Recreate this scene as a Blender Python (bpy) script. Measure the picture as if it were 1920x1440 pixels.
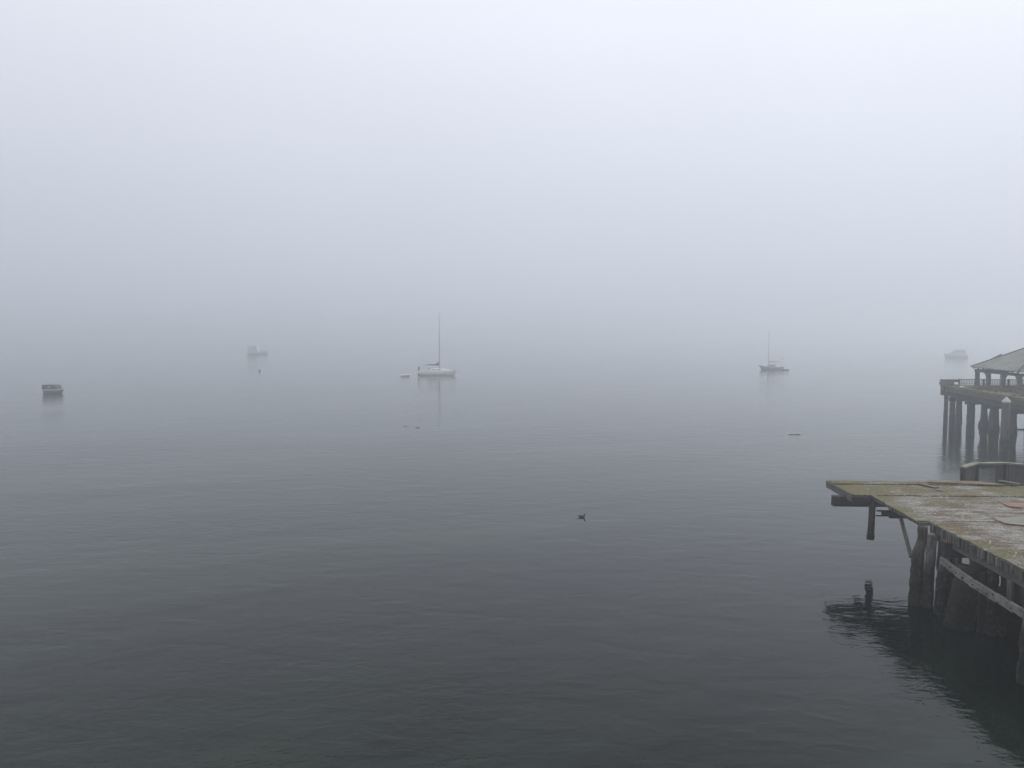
import bpy, math, random
from math import radians, sin, cos, pi, atan, atan2, hypot
from mathutils import Vector, Matrix, noise

C = bpy.context.scene
for o in list(bpy.data.objects):
    bpy.data.objects.remove(o)
R = random.Random(11)

# ------------------------------------------------------------------ camera
CAM_H = 10.0
cam_d = bpy.data.cameras.new('camera')
cam = bpy.data.objects.new('camera', cam_d)
C.collection.objects.link(cam)
cam.location = (0, 0, CAM_H)
cam.rotation_euler = (radians(90) - atan(100 / 1480), 0, 0)
cam_d.sensor_width = 36
cam_d.lens = 36 * 1480 / 1920
cam_d.clip_start = 0.1
cam_d.clip_end = 20000
C.camera = cam

# ------------------------------------------------------------------ sky, sun, exposure
SUN_EL, SUN_AZ = radians(48), radians(62)      # azimuth measured from +Y (into the picture) towards +X
world = bpy.data.worlds.new('World')
C.world = world
world.use_nodes = True
nt = world.node_tree
nt.nodes.clear()
N, L = nt.nodes.new, nt.links.new
out = N('ShaderNodeOutputWorld')
sky = N('ShaderNodeTexSky')
sky.sky_type = 'NISHITA'
sky.sun_disc = False
sky.sun_elevation = SUN_EL
sky.sun_rotation = SUN_AZ
sky.dust_density = 3
bg_clear = N('ShaderNodeBackground')
bg_clear.inputs[1].default_value = 0.06
L(sky.outputs[0], bg_clear.inputs[0])
# low stratus: dim and thick towards the horizon, bright overhead, a little brighter towards the sun's side
tc = N('ShaderNodeTexCoord')
sep = N('ShaderNodeSeparateXYZ')
L(tc.outputs['Generated'], sep.inputs[0])
ramp = N('ShaderNodeValToRGB')
L(sep.outputs['Z'], ramp.inputs[0])
ramp.color_ramp.interpolation = 'B_SPLINE'
el = ramp.color_ramp.elements
stops = [(0.0, (.482, .523, .610)), (0.09, (.57, .608, .69)), (0.20, (.66, .70, .79)),
         (0.34, (.80, .825, .92)), (0.6, (.95, .965, 1.04)), (1.0, (1.05, 1.06, 1.12))]
el[0].position, el[0].color = stops[0][0], (*stops[0][1], 1)
el[1].position, el[1].color = stops[-1][0], (*stops[-1][1], 1)
for p_, c_ in stops[1:-1]:
    e_ = el.new(p_)
    e_.color = (*c_, 1)
nz = N('ShaderNodeTexNoise')
nz.inputs['Scale'].default_value = 1.6
nz.inputs['Detail'].default_value = 2
L(tc.outputs['Generated'], nz.inputs['Vector'])
m1 = N('ShaderNodeMath'); m1.operation = 'MULTIPLY_ADD'
L(sep.outputs['X'], m1.inputs[0]); m1.inputs[1].default_value = 0.16; m1.inputs[2].default_value = 1.035
m2 = N('ShaderNodeMath'); m2.operation = 'MULTIPLY_ADD'
L(nz.outputs[0], m2.inputs[0]); m2.inputs[1].default_value = 0.15
L(m1.outputs[0], m2.inputs[2])
bg = N('ShaderNodeBackground')
L(ramp.outputs[0], bg.inputs[0])
L(m2.outputs[0], bg.inputs[1])
mixs = N('ShaderNodeMixShader')
mixs.inputs[0].default_value = 0.92
L(bg_clear.outputs[0], mixs.inputs[1])
L(bg.outputs[0], mixs.inputs[2])
L(mixs.outputs[0], out.inputs[0])

sun_d = bpy.data.lights.new('sun', 'SUN')
sun_d.energy = 1.5
sun_d.angle = radians(40)
sun_d.color = (1.0, 0.985, 0.96)
sun = bpy.data.objects.new('sun', sun_d)
C.collection.objects.link(sun)
sdir = Vector((sin(SUN_AZ) * cos(SUN_EL), cos(SUN_AZ) * cos(SUN_EL), sin(SUN_EL)))
sun.rotation_euler = sdir.to_track_quat('Z', 'Y').to_euler()

C.view_settings.view_transform = 'Standard'
C.view_settings.look = 'None'
C.view_settings.exposure = 0
C.view_settings.gamma = 1
C.render.engine = 'CYCLES'
C.cycles.volume_bounces = 4
C.cycles.max_bounces = 8
C.cycles.use_denoising = True
C.cycles.sample_clamp_indirect = 4

HAZE_DENSITY = 0.0035

# ------------------------------------------------------------------ helpers
class MB:
    """Collects shapes and links them as one mesh object."""
    def __init__(self):
        self.v, self.f, self.s = [], [], []

    def add(self, vs, fs, smooth=False):
        b = len(self.v)
        self.v += [tuple(x) for x in vs]
        self.f += [tuple(i + b for i in q) for q in fs]
        self.s += [smooth] * len(fs)
        return self

    def box(self, x0, x1, y0, y1, z0, z1, jit=0.0):
        vs = [(x, y, z) for x in (x0, x1) for y in (y0, y1) for z in (z0, z1)]
        if jit:
            vs = [tuple(c + R.uniform(-jit, jit) for c in q) for q in vs]
        return self.add(vs, [(0, 1, 3, 2), (4, 6, 7, 5), (0, 4, 5, 1), (2, 3, 7, 6), (0, 2, 6, 4), (1, 5, 7, 3)])

    def beam(self, a, b, w, h, up=(0, 0, 1), jit=0.0):
        """squared timber from a to b, w across, h along up"""
        a, b, up = Vector(a), Vector(b), Vector(up)
        d = (b - a).normalized()
        s = d.cross(up).normalized() * (w / 2)
        t = s.normalized().cross(d).normalized() * (h / 2)
        vs = [p + i * s + j * t for p in (a, b) for i in (-1, 1) for j in (-1, 1)]
        if jit:
            vs = [q + Vector([R.uniform(-jit, jit) for _ in range(3)]) for q in vs]
        return self.add(vs, [(0, 1, 3, 2), (4, 6, 7, 5), (0, 4, 5, 1), (2, 3, 7, 6), (0, 2, 6, 4), (1, 5, 7, 3)])

    def tube(self, pts, rads, n=12, rough=0.0, seed=0, smooth=True, sq=(1, 1)):
        """round bar through pts with a radius each; rough roughens the skin"""
        pts = [Vector(p) for p in pts]
        rings = []
        for i, p in enumerate(pts):
            d = (pts[min(i + 1, len(pts) - 1)] - pts[max(i - 1, 0)]).normalized()
            ref = Vector((1, 0, 0)) if abs(d.x) < .8 else Vector((0, 1, 0))
            s = d.cross(ref).normalized()
            t = s.cross(d).normalized()
            ring = []
            for k in range(n):
                a = 2 * pi * k / n
                r = rads[i]
                if rough:
                    q = p + (s * cos(a) + t * sin(a)) * r
                    r *= 1 + rough * (noise.noise(q * 3.1 + Vector((seed, 0, 0))) + .8 * noise.noise(q * 9 + Vector((0, seed, 0))))
                ring.append(p + s * cos(a) * r * sq[0] + t * sin(a) * r * sq[1])
            rings.append(ring)
        vs = [q for r in rings for q in r]
        fs = []
        for i in range(len(rings) - 1):
            for k in range(n):
                fs.append((i * n + k, i * n + (k + 1) % n, (i + 1) * n + (k + 1) % n, (i + 1) * n + k))
        self.add(vs, fs, smooth)
        b = len(self.v) - len(vs)
        self.f += [tuple(b + k for k in range(n))[::-1], tuple(b + (len(rings) - 1) * n + k for k in range(n))]
        self.s += [False, False]
        return self

    def prism(self, poly, z0, z1):
        n = len(poly)
        vs = [(x, y, z0) for x, y in poly] + [(x, y, z1) for x, y in poly]
        fs = [tuple(range(n))[::-1], tuple(range(n, 2 * n))]
        fs += [(i, (i + 1) % n, n + (i + 1) % n, n + i) for i in range(n)]
        return self.add(vs, fs)

    def build(self, name, m, parent=None, loc=None, rot=None):
        me = bpy.data.meshes.new(name)
        me.from_pydata(self.v, [], self.f)
        me.polygons.foreach_set('use_smooth', self.s)
        me.materials.append(m)
        me.update()
        o = bpy.data.objects.new(name, me)
        C.collection.objects.link(o)
        if parent:
            o.parent = parent
        if loc:
            o.location = loc
        if rot is not None:
            o.rotation_euler = (0, 0, rot)
        return o


def empty(name, loc, rz=0):
    o = bpy.data.objects.new(name, None)
    o.empty_display_size = .3
    C.collection.objects.link(o)
    o.location = loc
    o.rotation_euler = (0, 0, rz)
    return o


def tag(o, label, cat, group=None):
    o['label'], o['category'] = label, cat
    if group:
        o['group'] = group
    return o


def material(name, base=(.5, .5, .5), rough=.6, metallic=0.0, ior=1.45, spec=None):
    m = bpy.data.materials.new(name)
    m.use_nodes = True
    b = m.node_tree.nodes['Principled BSDF']
    b.inputs['Base Color'].default_value = (*base, 1)
    b.inputs['Roughness'].default_value = rough
    b.inputs['Metallic'].default_value = metallic
    b.inputs['IOR'].default_value = ior
    if spec is not None:
        b.inputs['Specular IOR Level'].default_value = spec
    return m


class G:
    """thin wrapper round a material's node tree"""
    def __init__(self, m):
        self.m, self.t = m, m.node_tree
        self.b = self.t.nodes['Principled BSDF']
        self.tc = self.t.nodes.new('ShaderNodeTexCoord').outputs['Object']

    def link(self, a, b):
        self.t.links.new(a, b)

    def mapped(self, scale=(1, 1, 1), rot=(0, 0, 0), loc=(0, 0, 0)):
        n = self.t.nodes.new('ShaderNodeMapping')
        n.inputs['Scale'].default_value = scale
        n.inputs['Rotation'].default_value = rot
        n.inputs['Location'].default_value = loc
        self.link(self.tc, n.inputs['Vector'])
        return n.outputs[0]

    def along(self, deg, lx, ly, loc=(0, 0, 0)):
        """coordinates turned so that features stretch along a compass line, lx, ly = features per metre"""
        n = self.t.nodes.new('ShaderNodeMapping')
        n.inputs['Scale'].default_value = (lx, ly, 1)
        self.link(self.mapped(rot=(0, 0, radians(-deg)), loc=loc), n.inputs['Vector'])
        return n.outputs[0]

    def noise(self, vec, scale, detail=3, rough=.55, dist=0):
        n = self.t.nodes.new('ShaderNodeTexNoise')
        n.inputs['Scale'].default_value = scale
        n.inputs['Detail'].default_value = detail
        n.inputs['Roughness'].default_value = rough
        n.inputs['Distortion'].default_value = dist
        self.link(vec, n.inputs['Vector'])
        return n.outputs[0]

    def voronoi(self, vec, scale, rnd=1.0):
        n = self.t.nodes.new('ShaderNodeTexVoronoi')
        n.inputs['Scale'].default_value = scale
        n.inputs['Randomness'].default_value = rnd
        self.link(vec, n.inputs['Vector'])
        return n.outputs['Distance']

    def math(self, op, a, b=None, c=None, clamp=False):
        n = self.t.nodes.new('ShaderNodeMath')
        n.operation = op
        n.use_clamp = clamp
        for i, x in enumerate((a, b, c)):
            if x is None:
                continue
            if isinstance(x, (int, float)):
                n.inputs[i].default_value = x
            else:
                self.link(x, n.inputs[i])
        return n.outputs[0]

    def step(self, x, lo, hi, a=0.0, b=1.0):
        n = self.t.nodes.new('ShaderNodeMapRange')
        n.interpolation_type = 'SMOOTHSTEP'
        for k, val in zip(('From Min', 'From Max', 'To Min', 'To Max'), (lo, hi, a, b)):
            n.inputs[k].default_value = val
        self.link(x, n.inputs['Value'])
        return n.outputs[0]

    def ramp(self, x, *stops):
        n = self.t.nodes.new('ShaderNodeValToRGB')
        e = n.color_ramp.elements
        e[0].position, e[0].color = stops[0][0], (*stops[0][1], 1)
        e[1].position, e[1].color = stops[-1][0], (*stops[-1][1], 1)
        for p, c in stops[1:-1]:
            e.new(p).color = (*c, 1)
        self.link(x, n.inputs[0])
        return n.outputs[0]

    def mix(self, fac, a, b):
        n = self.t.nodes.new('ShaderNodeMix')
        n.data_type = 'RGBA'
        for i, x in ((0, fac), (6, a), (7, b)):
            if isinstance(x, tuple):
                n.inputs[i].default_value = (*x, 1)
            elif isinstance(x, (int, float)):
                n.inputs[i].default_value = x
            else:
                self.link(x, n.inputs[i])
        return n.outputs[2]

    def xyz(self):
        n = self.t.nodes.new('ShaderNodeSeparateXYZ')
        self.link(self.tc, n.inputs[0])
        return n.outputs

    def color(self, c):
        self.link(c, self.b.inputs['Base Color'])

    def bump(self, h, dist, strength=1.0, prev=None):
        n = self.t.nodes.new('ShaderNodeBump')
        n.inputs['Distance'].default_value = dist
        n.inputs['Strength'].default_value = strength
        self.link(h, n.inputs['Height'])
        if prev is not None:
            self.link(prev, n.inputs['Normal'])
        self.link(n.outputs[0], self.b.inputs['Normal'])
        return n.outputs[0]


def wood(name, dark, light, grain=(2, 14, 14), rough=.8, bump=.004):
    m = material(name, light, rough, spec=.25)
    g = G(m)
    a = g.noise(g.mapped(grain), 1.0, 5, .65)
    b = g.noise(g.mapped((1.3, 1.3, 1.3)), 1.0, 3)
    x = g.math('ADD', g.math('MULTIPLY', a, .6), g.math('MULTIPLY', b, .4))
    mid = tuple((p + q) / 2 for p, q in zip(dark, light))
    g.color(g.ramp(x, (.32, dark), (.5, mid), (.68, light)))
    g.bump(a, bump)
    return m


def pile_material(name, up_dark, up_light, tide, wet=(.006, .006, .006), growth=(.018, .016, .013)):
    """old timber pile: weathered above, black-wet with mussels and weed up to the tide mark"""
    m = material(name, up_light, .75, spec=.3)
    g = G(m)
    a = g.noise(g.mapped((16, 16, 1.4)), 1, 5, .65)
    top = g.ramp(a, (.35, up_dark), (.65, up_light))
    n2 = g.noise(g.mapped((7.5, 7.5, 6)), 1, 4, .75)
    low = g.ramp(n2, (.38, wet), (.56, growth), (.68, tuple(7.0 * c for c in growth)))
    z = g.xyz()[2]
    zz = g.math('ADD', z, g.math('MULTIPLY', g.noise(g.mapped((4, 4, 1.5)), 1, 3), .9))
    g.color(g.mix(g.step(zz, tide + .1, tide + .8), low, top))
    g.bump(g.math('ADD', g.math('MULTIPLY', a, .5), n2), .06)
    return m


# ------------------------------------------------------------------ water
m = material('sea_water', (.010, .016, .014), .03, ior=1.333, spec=.23)
g = G(m)
# ripples a few decimetres long, gathered in wind-ruffled patches; long low undulation under them
patch = g.noise(g.along(28, .022, .070, (0, 0, 0)), 1, 3, .5, .4)
ruffle = g.step(patch, .40, .60, .60, 1.9)
rip = g.noise(g.along(9, 1.15, 2.1), 1.25, 3, .5, .6)
fine = g.noise(g.along(-8, 1.0, 1.8), 4.2, 2, .5, .3)
mid = g.noise(g.along(-6, .50, .95), 1, 2, .45, .5)
swell = g.noise(g.along(18, .10, .34), 1, 2, .5)
h = g.math('ADD', g.math('MULTIPLY', rip, .0100), g.math('MULTIPLY', fine, .0042))
h = g.math('MULTIPLY', h, ruffle)
h = g.math('ADD', h, g.math('MULTIPLY', swell, .026))
h = g.math('ADD', h, g.math('MULTIPLY', mid, .027))
g.bump(h, 1.0)
tint = g.noise(g.along(26, .024, .075, (4, 1, 0)), 1, 4, .55, .5)  # greenish turbidity, plus bands of weaker reflection painted into the base colour
g.color(g.ramp(tint, (.36, (.0004, .0010, .0018)), (.5, (.005, .009, .008)), (.63, (.0145, .022, .0165))))
WAT = m
w = MB()
w.add([(-3000, -120, 0), (3000, -120, 0), (3000, 4000, 0), (-3000, 4000, 0)], [(0, 1, 2, 3)])
o = w.build('water', WAT)
o['kind'] = 'structure'
o['label'] = 'calm grey green sea water fading into the fog'

# ------------------------------------------------------------------ haze
hb = MB().box(-3100, 3100, -150, 4100, -1, 16.6)
hm = bpy.data.materials.new('fog')
hm.use_nodes = True
ht = hm.node_tree
ht.nodes.clear()
ho = ht.nodes.new('ShaderNodeOutputMaterial')
hv = ht.nodes.new('ShaderNodeVolumePrincipled')
hv.inputs['Color'].default_value = (.932, .970, 1.0, 1)
hv.inputs['Density'].default_value = HAZE_DENSITY
hv.inputs['Anisotropy'].default_value = 0.73
ht.links.new(hv.outputs[0], ho.inputs['Volume'])
haze = hb.build('haze', hm)
haze['kind'] = 'stuff'
haze['label'] = 'pale even sea fog over the whole bay'

# ------------------------------------------------------------------ shared materials
OLD = wood('weathered_timber', (.045, .042, .038), (.16, .15, .13))
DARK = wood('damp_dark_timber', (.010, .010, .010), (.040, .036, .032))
DARKV = wood('damp_dark_timber_upright', (.012, .011, .011), (.045, .040, .036), grain=(14, 14, 2))
PALE = wood('pale_weathered_timber', (.055, .055, .052), (.33, .32, .30), grain=(9, 3, 9))
m = material('grey_deck_boards', (.12, .115, .10), .85, spec=.2)
g = G(m)
a = g.noise(g.mapped((.3, 7.3, .4)), 1, 2, .6)
b = g.noise(g.mapped((5, 24, 3)), 1, 5, .7)
g.color(g.ramp(g.math('ADD', g.math('MULTIPLY', a, .62), g.math('MULTIPLY', b, .38)), (.38, (.018, .017, .014)), (.5, (.085, .080, .066)), (.60, (.21, .205, .18))))
g.bump(b, .015)
BOARD = m
RUST = wood('rusty_iron', (.06, .025, .012), (.26, .12, .05), grain=(6, 6, 6), rough=.85)
PILE = pile_material('old_pile_timber', (.018, .016, .014), (.105, .088, .070), 1.75)
PILEG = pile_material('grey_pile_timber', (.030, .029, .027), (.19, .18, .16), 1.6)
PILEB = pile_material('broad_rusty_pile', (.010, .008, .007), (.045, .030, .022), 1.3, wet=(.004, .004, .004), growth=(.013, .009, .007))
WHITE = material('white_paint', (.74, .75, .76), .4)
SHELLM = material('bleached_shell', (.62, .61, .57), .6)

# ------------------------------------------------------------------ near pier
SL = .05
RZ1 = -atan(SL)
PO = (15.33, 28.60, 0)                         # water under the deck corner
pier = tag(empty('wooden_pier', PO, RZ1),
           'derelict wooden pier in the right foreground, mossy deck with a broken jutting end', 'pier', 'timber piers')
DZ = 3.0

m = material('mossy_deck_surface', (.15, .14, .12), .9, spec=.2)
g = G(m)
u, v, z = g.xyz()
stretch = g.noise(g.mapped((1.7, 3.2, 1)), 1, 6, .66, .6)
blot = g.noise(g.mapped((.55, .8, 1)), 1, 4, .6)
fine = g.noise(g.mapped((9, 16, 9)), 1, 5, .7)
grey = g.ramp(g.math('ADD', g.math('MULTIPLY', stretch, .42), g.math('MULTIPLY', fine, .58)),
              (.38, (.055, .050, .044)), (.48, (.17, .162, .146)), (.58, (.36, .35, .33)))
brown = g.ramp(fine, (.38, (.045, .032, .021)), (.60, (.20, .150, .108)))
colr = g.mix(g.step(g.noise(g.mapped((.7, 1.6, 1), loc=(3, 7, 0)), 1, 4, .65), .47, .60), grey, brown)
# moss: along the left edge and over the outer end, broken up by noise
edge = g.step(u, -.2, 1.1, .15, 0)
outer = g.step(v, 1.6, 5.2, 0, .16)
mossf = g.math('ADD', g.math('ADD', blot, edge), g.math('ADD', outer, g.math('MULTIPLY', fine, .25)))
moss = g.ramp(fine, (.36, (.036, .031, .013)), (.50, (.108, .098, .040)), (.62, (.225, .205, .100)))
colr = g.mix(g.step(mossf, .62, .90, 0, .92), colr, moss)
# dark cross seams
seam = g.math('ABSOLUTE', g.math('SUBTRACT', g.math('FRACT', g.math('MULTIPLY', g.math('ADD', v, 30.35), .62)), .5))
sb = g.math('MULTIPLY', g.step(seam, .0, .012, 1, 0), g.step(g.noise(g.mapped((.6, .3, 1)), 1, 2), .46, .54))
colr = g.mix(g.math('MULTIPLY', sb, .8), colr, (.012, .010, .008))
# droppings
d1 = g.voronoi(g.mapped((3.2, 5.5, 1)), 1.0)
dm = g.math('MULTIPLY', g.step(d1, .05, .11, 1, 0), g.step(g.noise(g.mapped((.5, .7, 1), loc=(9, 2, 0)), 1, 3), .46, .6))
streak = g.step(g.noise(g.mapped((2.2, 6, 1), loc=(4, 4, 0)), 1.6, 5, .7), .60, .74)
streak = g.math('MULTIPLY', streak, g.step(g.noise(g.mapped((.35, .5, 1), loc=(1, 5, 0)), 1, 2), .48, .62))
wf = g.math('MAXIMUM', dm, g.math('MULTIPLY', streak, .40))
colr = g.mix(wf, colr, (.50, .49, .46))
g.color(colr)
g.bump(g.math('ADD', fine, g.math('MULTIPLY', stretch, .8)), .07)
DECKM = m


def sheet(mb, left, right, v0, v1, z0, th, nu, nv, amp=.012, seed=0, ragged=.02):
    """a weathered deck sheet: left/right give u at v; slightly buckled, ragged rim"""
    idx = {}
    vs = []
    for j in range(nv + 1):
        vv = v0 + (v1 - v0) * j / nv
        a, b = left(vv), right(vv)
        for i in range(nu + 1):
            t = (i / nu) ** 1.6
            uu = a + (b - a) * t
            q = Vector((uu * .9, vv * .9, seed))
            dz = amp * (noise.noise(q) * 1.2 + .7 * noise.noise(q * 4))
            du = ragged * noise.noise(Vector((vv * 3, seed, 1))) if i == 0 else 0
            dv = ragged * noise.noise(Vector((uu * 2, seed, 5))) if j in (0, nv) else 0
            for k, zz in enumerate((z0 + dz, z0 + dz - th)):
                idx[i, j, k] = len(vs)
                vs.append((uu + du, vv + dv, zz))
    fs = []
    for j in range(nv):
        for i in range(nu):
            fs.append((idx[i, j, 0], idx[i + 1, j, 0], idx[i + 1, j + 1, 0], idx[i, j + 1, 0]))
            fs.append((idx[i, j, 1], idx[i, j + 1, 1], idx[i + 1, j + 1, 1], idx[i + 1, j, 1]))
    for j in range(nv):
        fs.append((idx[0, j, 0], idx[0, j + 1, 0], idx[0, j + 1, 1], idx[0, j, 1]))
        fs.append((idx[nu, j, 0], idx[nu, j, 1], idx[nu, j + 1, 1], idx[nu, j + 1, 0]))
    for i in range(nu):
        fs.append((idx[i, 0, 0], idx[i, 0, 1], idx[i + 1, 0, 1], idx[i + 1, 0, 0]))
        fs.append((idx[i, nv, 0], idx[i + 1, nv, 0], idx[i + 1, nv, 1], idx[i, nv, 1]))
    mb.add(vs, fs)


def lin(a, va, b, vb):
    return lambda x: a + (b - a) * (x - va) / (vb - va)


dk = MB()
sheet(dk, lambda x: .03 + .03 * noise.noise(Vector((x * 2, 3, 0))), lambda x: 14, -26, .10, DZ - .015, .03, 44, 160, seed=1)
sheet(dk, lin(-.41, .12, -.27, 4.52), lambda x: 14, .125, 4.50, DZ, .032, 40, 34, seed=2)
sheet(dk, lambda x: -.98 if x > 4.68 else -.98, lambda x: 14, 4.66, 6.92, DZ + .01, .035, 44, 18, seed=3)
sheet(dk, lambda x: -1.03, lambda x: 7.2 - (x - 6.9) * 1.6, 7.0, 7.66, DZ + .055, .05, 30, 6, seed=4, amp=.015)
sheet(dk, lambda x: -.26, lambda x: -.02, 4.50, 4.66, DZ + .004, .03, 3, 3, seed=5)
dk.build('deck_surface', DECKM, pier)

# closely set deck boards, ends showing along the left edge
bd = MB()
vv = -26.0
while vv < -.02:
    wd = .125
    bd.box(R.uniform(-.05, .06), 14, vv + .010, vv + wd - .008, DZ - .37 + R.uniform(-.05, .06), DZ - .052)
    vv += wd
vv = -.02
while vv < 4.5:
    bd.box(-.24 - .12 * (1 - vv / 4.5) + R.uniform(-.02, .03), 14, vv + .004, vv + .235, DZ - .15, DZ - .04)
    vv += .24
vv = 4.70
while vv < 7.5:
    bd.box(-.97 + R.uniform(0, .03), 14 if vv < 6.5 else 6.9, vv + .004, vv + .225, DZ - .14, DZ - .03)
    vv += .23
bd.build('deck_boards', BOARD, pier)
MB().beam((-1.06, 4.62, DZ - .13), (-1.06, 7.72, DZ - .12), .06, .30, jit=.01).build('edge_board', OLD, pier)
MB().beam((-1.0, 4.63, DZ - .20), (-.27, 4.63, DZ - .20), .06, .22, jit=.01).build('edge_board', DARK, pier)


def cap(a, b, w_, h_, mm=DARK):
    return MB().beam(a, b, w_, h_, jit=.012).build('pile_cap', mm, pier)


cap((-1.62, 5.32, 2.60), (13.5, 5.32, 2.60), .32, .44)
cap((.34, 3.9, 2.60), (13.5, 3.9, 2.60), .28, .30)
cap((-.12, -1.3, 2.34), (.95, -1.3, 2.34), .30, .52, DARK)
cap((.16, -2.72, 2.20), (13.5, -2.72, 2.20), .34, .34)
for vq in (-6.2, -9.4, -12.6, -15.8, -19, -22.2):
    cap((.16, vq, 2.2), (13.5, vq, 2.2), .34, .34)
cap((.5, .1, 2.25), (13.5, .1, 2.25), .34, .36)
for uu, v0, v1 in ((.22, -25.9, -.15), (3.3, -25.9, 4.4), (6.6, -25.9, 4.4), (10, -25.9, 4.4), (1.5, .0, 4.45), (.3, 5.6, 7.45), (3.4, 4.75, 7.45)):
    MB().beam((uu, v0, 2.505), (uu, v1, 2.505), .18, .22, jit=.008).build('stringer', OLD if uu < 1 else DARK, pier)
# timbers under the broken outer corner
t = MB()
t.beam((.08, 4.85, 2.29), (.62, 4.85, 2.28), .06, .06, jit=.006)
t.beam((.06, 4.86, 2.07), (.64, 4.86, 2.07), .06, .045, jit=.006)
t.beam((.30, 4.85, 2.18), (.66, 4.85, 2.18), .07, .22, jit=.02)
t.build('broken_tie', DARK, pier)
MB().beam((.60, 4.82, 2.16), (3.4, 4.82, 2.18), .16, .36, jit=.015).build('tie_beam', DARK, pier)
MB().beam((-.10, 2.1, 2.62), (-.56, .10, 1.64), .10, .11, up=(1, 0, 0)).build('brace', OLD, pier)
MB().beam((-.33, .22, 2.93), (-.33, .22, 2.62), .05, .04).build('iron_strap', RUST, pier)


def pile(path, rads, mm, seed, rough=.15, n=20, name='pile'):
    """dense rings along a polyline so that the skin can be rough"""
    P_, R_ = [], []
    for (a, b), (ra, rb) in zip(zip(path, path[1:]), zip(rads, rads[1:])):
        a, b = Vector(a), Vector(b)
        k = max(3, int((b - a).length / .07))
        for i in range(k):
            P_.append(a.lerp(b, i / k)); R_.append(ra + (rb - ra) * i / k)
    P_.append(Vector(path[-1])); R_.append(rads[-1])
    return MB().tube(P_, R_, n, rough, seed).build(name, mm, pier if name != 'post' else None)


pile([(-.56, -.30, -.9), (-.52, -.28, .9), (-.44, -.2, 1.9), (-.27, -.1, 2.35), (-.24, -.06, 2.84)], [.24, .22, .21, .16, .17], PILE, 1)
pile([(-.28, -.62, -.9), (-.20, -.55, 1.2), (-.08, -.45, 2.62)], [.20, .18, .16], PILEG, 2)
pile([(-.12, -1.26, -.9), (-.08, -1.24, 1.2), (.06, -1.24, 2.10)], [.20, .19, .17], PILEG, 3)
pile([(.34, -.95, -.9), (.36, -.9, 2.5)], [.2, .17], PILE, 4)
pile([(-.10, -2.45, -.9), (-.06, -2.45, .2), (.12, -2.42, 1.2), (.30, -2.4, 2.04)], [.46, .44, .42, .38], PILEB, 5, .12, 24)
pile([(.42, -2.95, -.9), (.46, -2.9, 2.05)], [.14, .13], PILEB, 6)
pile([(.62, -3.18, -.9), (.64, -3.1, 2.05)], [.15, .14], PILE, 7)
pile([(.92, -3.16, -.9), (.92, -3.1, 2.05)], [.17, .15], PILE, 8)
pile([(-.34, -6.85, -.9), (-.28, -6.8, 1.5), (-.02, -6.5, 2.5)], [.32, .27, .2], PILEG, 9)
pile([(.14, -9.35, -.9), (.14, -9.3, 2.1)], [.22, .20], PILE, 13, .09, 10)
pile([(-.04, 5.12, .96), (-.035, 5.12, 1.10), (-.02, 5.12, 1.35), (0, 5.12, 2.4), (.01, 5.12, 2.83)], [.150, .165, .135, .135, .14], PILE, 10, .08)
pile([(.12, -5.0, 1.6), (.14, -5.0, 2.4)], [.10, .10], PILEG, 12, .05)
k = 20
for vq in (4.9, .1, -2.72, -6.2, -9.4, -12.6, -15.8):
    for uq in ((3, 6, 9, 12) if vq > 4 else (2.6, 5.2, 7.8, 10.4, 13) if vq in (.1, -2.72) else (.9, 3, 5.5, 8, 10.5, 13)):
        k += 1
        pile([(uq + R.uniform(-.2, .2), vq + R.uniform(-.15, .15), -.9), (uq, vq, 2.1)], [.22, .17], PILE, k, .09, 10)

wl = MB()
for i in range(34):
    a = i / 34; b = (i + 1) / 34
    v0_, v1_ = -1.3 - 8.4 * a, -1.3 - 8.4 * b
    sag = -.05 * sin(pi * a * 2.2)
    z0_, z1_ = 1.93 - .30 * a + sag, 1.93 - .30 * b + sag
    lo = .13 + R.uniform(-.028, .012); hi = .13 + R.uniform(-.016, .008)
    wl.add([(u_, v_, z_ + d_) for v_, z_ in ((v0_, z0_), (v1_, z1_)) for u_ in (-.215 + R.uniform(-.01, .01), -.105) for d_ in (-lo, hi)],
           [(0, 1, 3, 2), (4, 6, 7, 5), (0, 4, 5, 1), (2, 3, 7, 6), (0, 2, 6, 4), (1, 5, 7, 3)])
waler = wl.build('side_rail', PALE, pier)
for i in range(17):
    vq = -1.75 - i * .42 + R.uniform(-.17, .17)
    zq = 1.93 - .30 * ((-vq - .92) / 8.6) + R.uniform(-.12, .06)
    rb_ = R.uniform(.022, .046)
    MB().tube([(-.21, vq, zq), (-.25, vq, zq)], [rb_, rb_ * .85], 8).build('bolt', DARK, waler)
ip = MB()
ip.box(-.08, .95, -1.48, -1.12, 2.615, 2.64, .01)
ip.box(.05, .45, -1.50, -1.2, 2.66, 2.70, .03)
ip.build('iron_strap', RUST, pier)
ip = MB()
ip.box(.1, .92, -2.9, -2.56, 2.385, 2.405, .01)
ip.box(.12, .62, -2.85, -2.62, 2.41, 2.43, .02)
ip.build('iron_strap', RUST, pier)


def at(uq, vq, zq):
    """near-pier coordinates to the world"""
    c, s = cos(RZ1), sin(RZ1)
    return (PO[0] + c * uq - s * vq, PO[1] + s * uq + c * vq, zq)


rp = MB()
rp.tube([(.02, -4.6, 2.42), (.03, -4.61, 2.22), (.02, -4.6, 2.10)], [.012, .014, .022], 6)
tag(rp.build('rope_end', WHITE, None, PO, RZ1), 'short white rope end hanging under the pier deck edge', 'rope')

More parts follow.
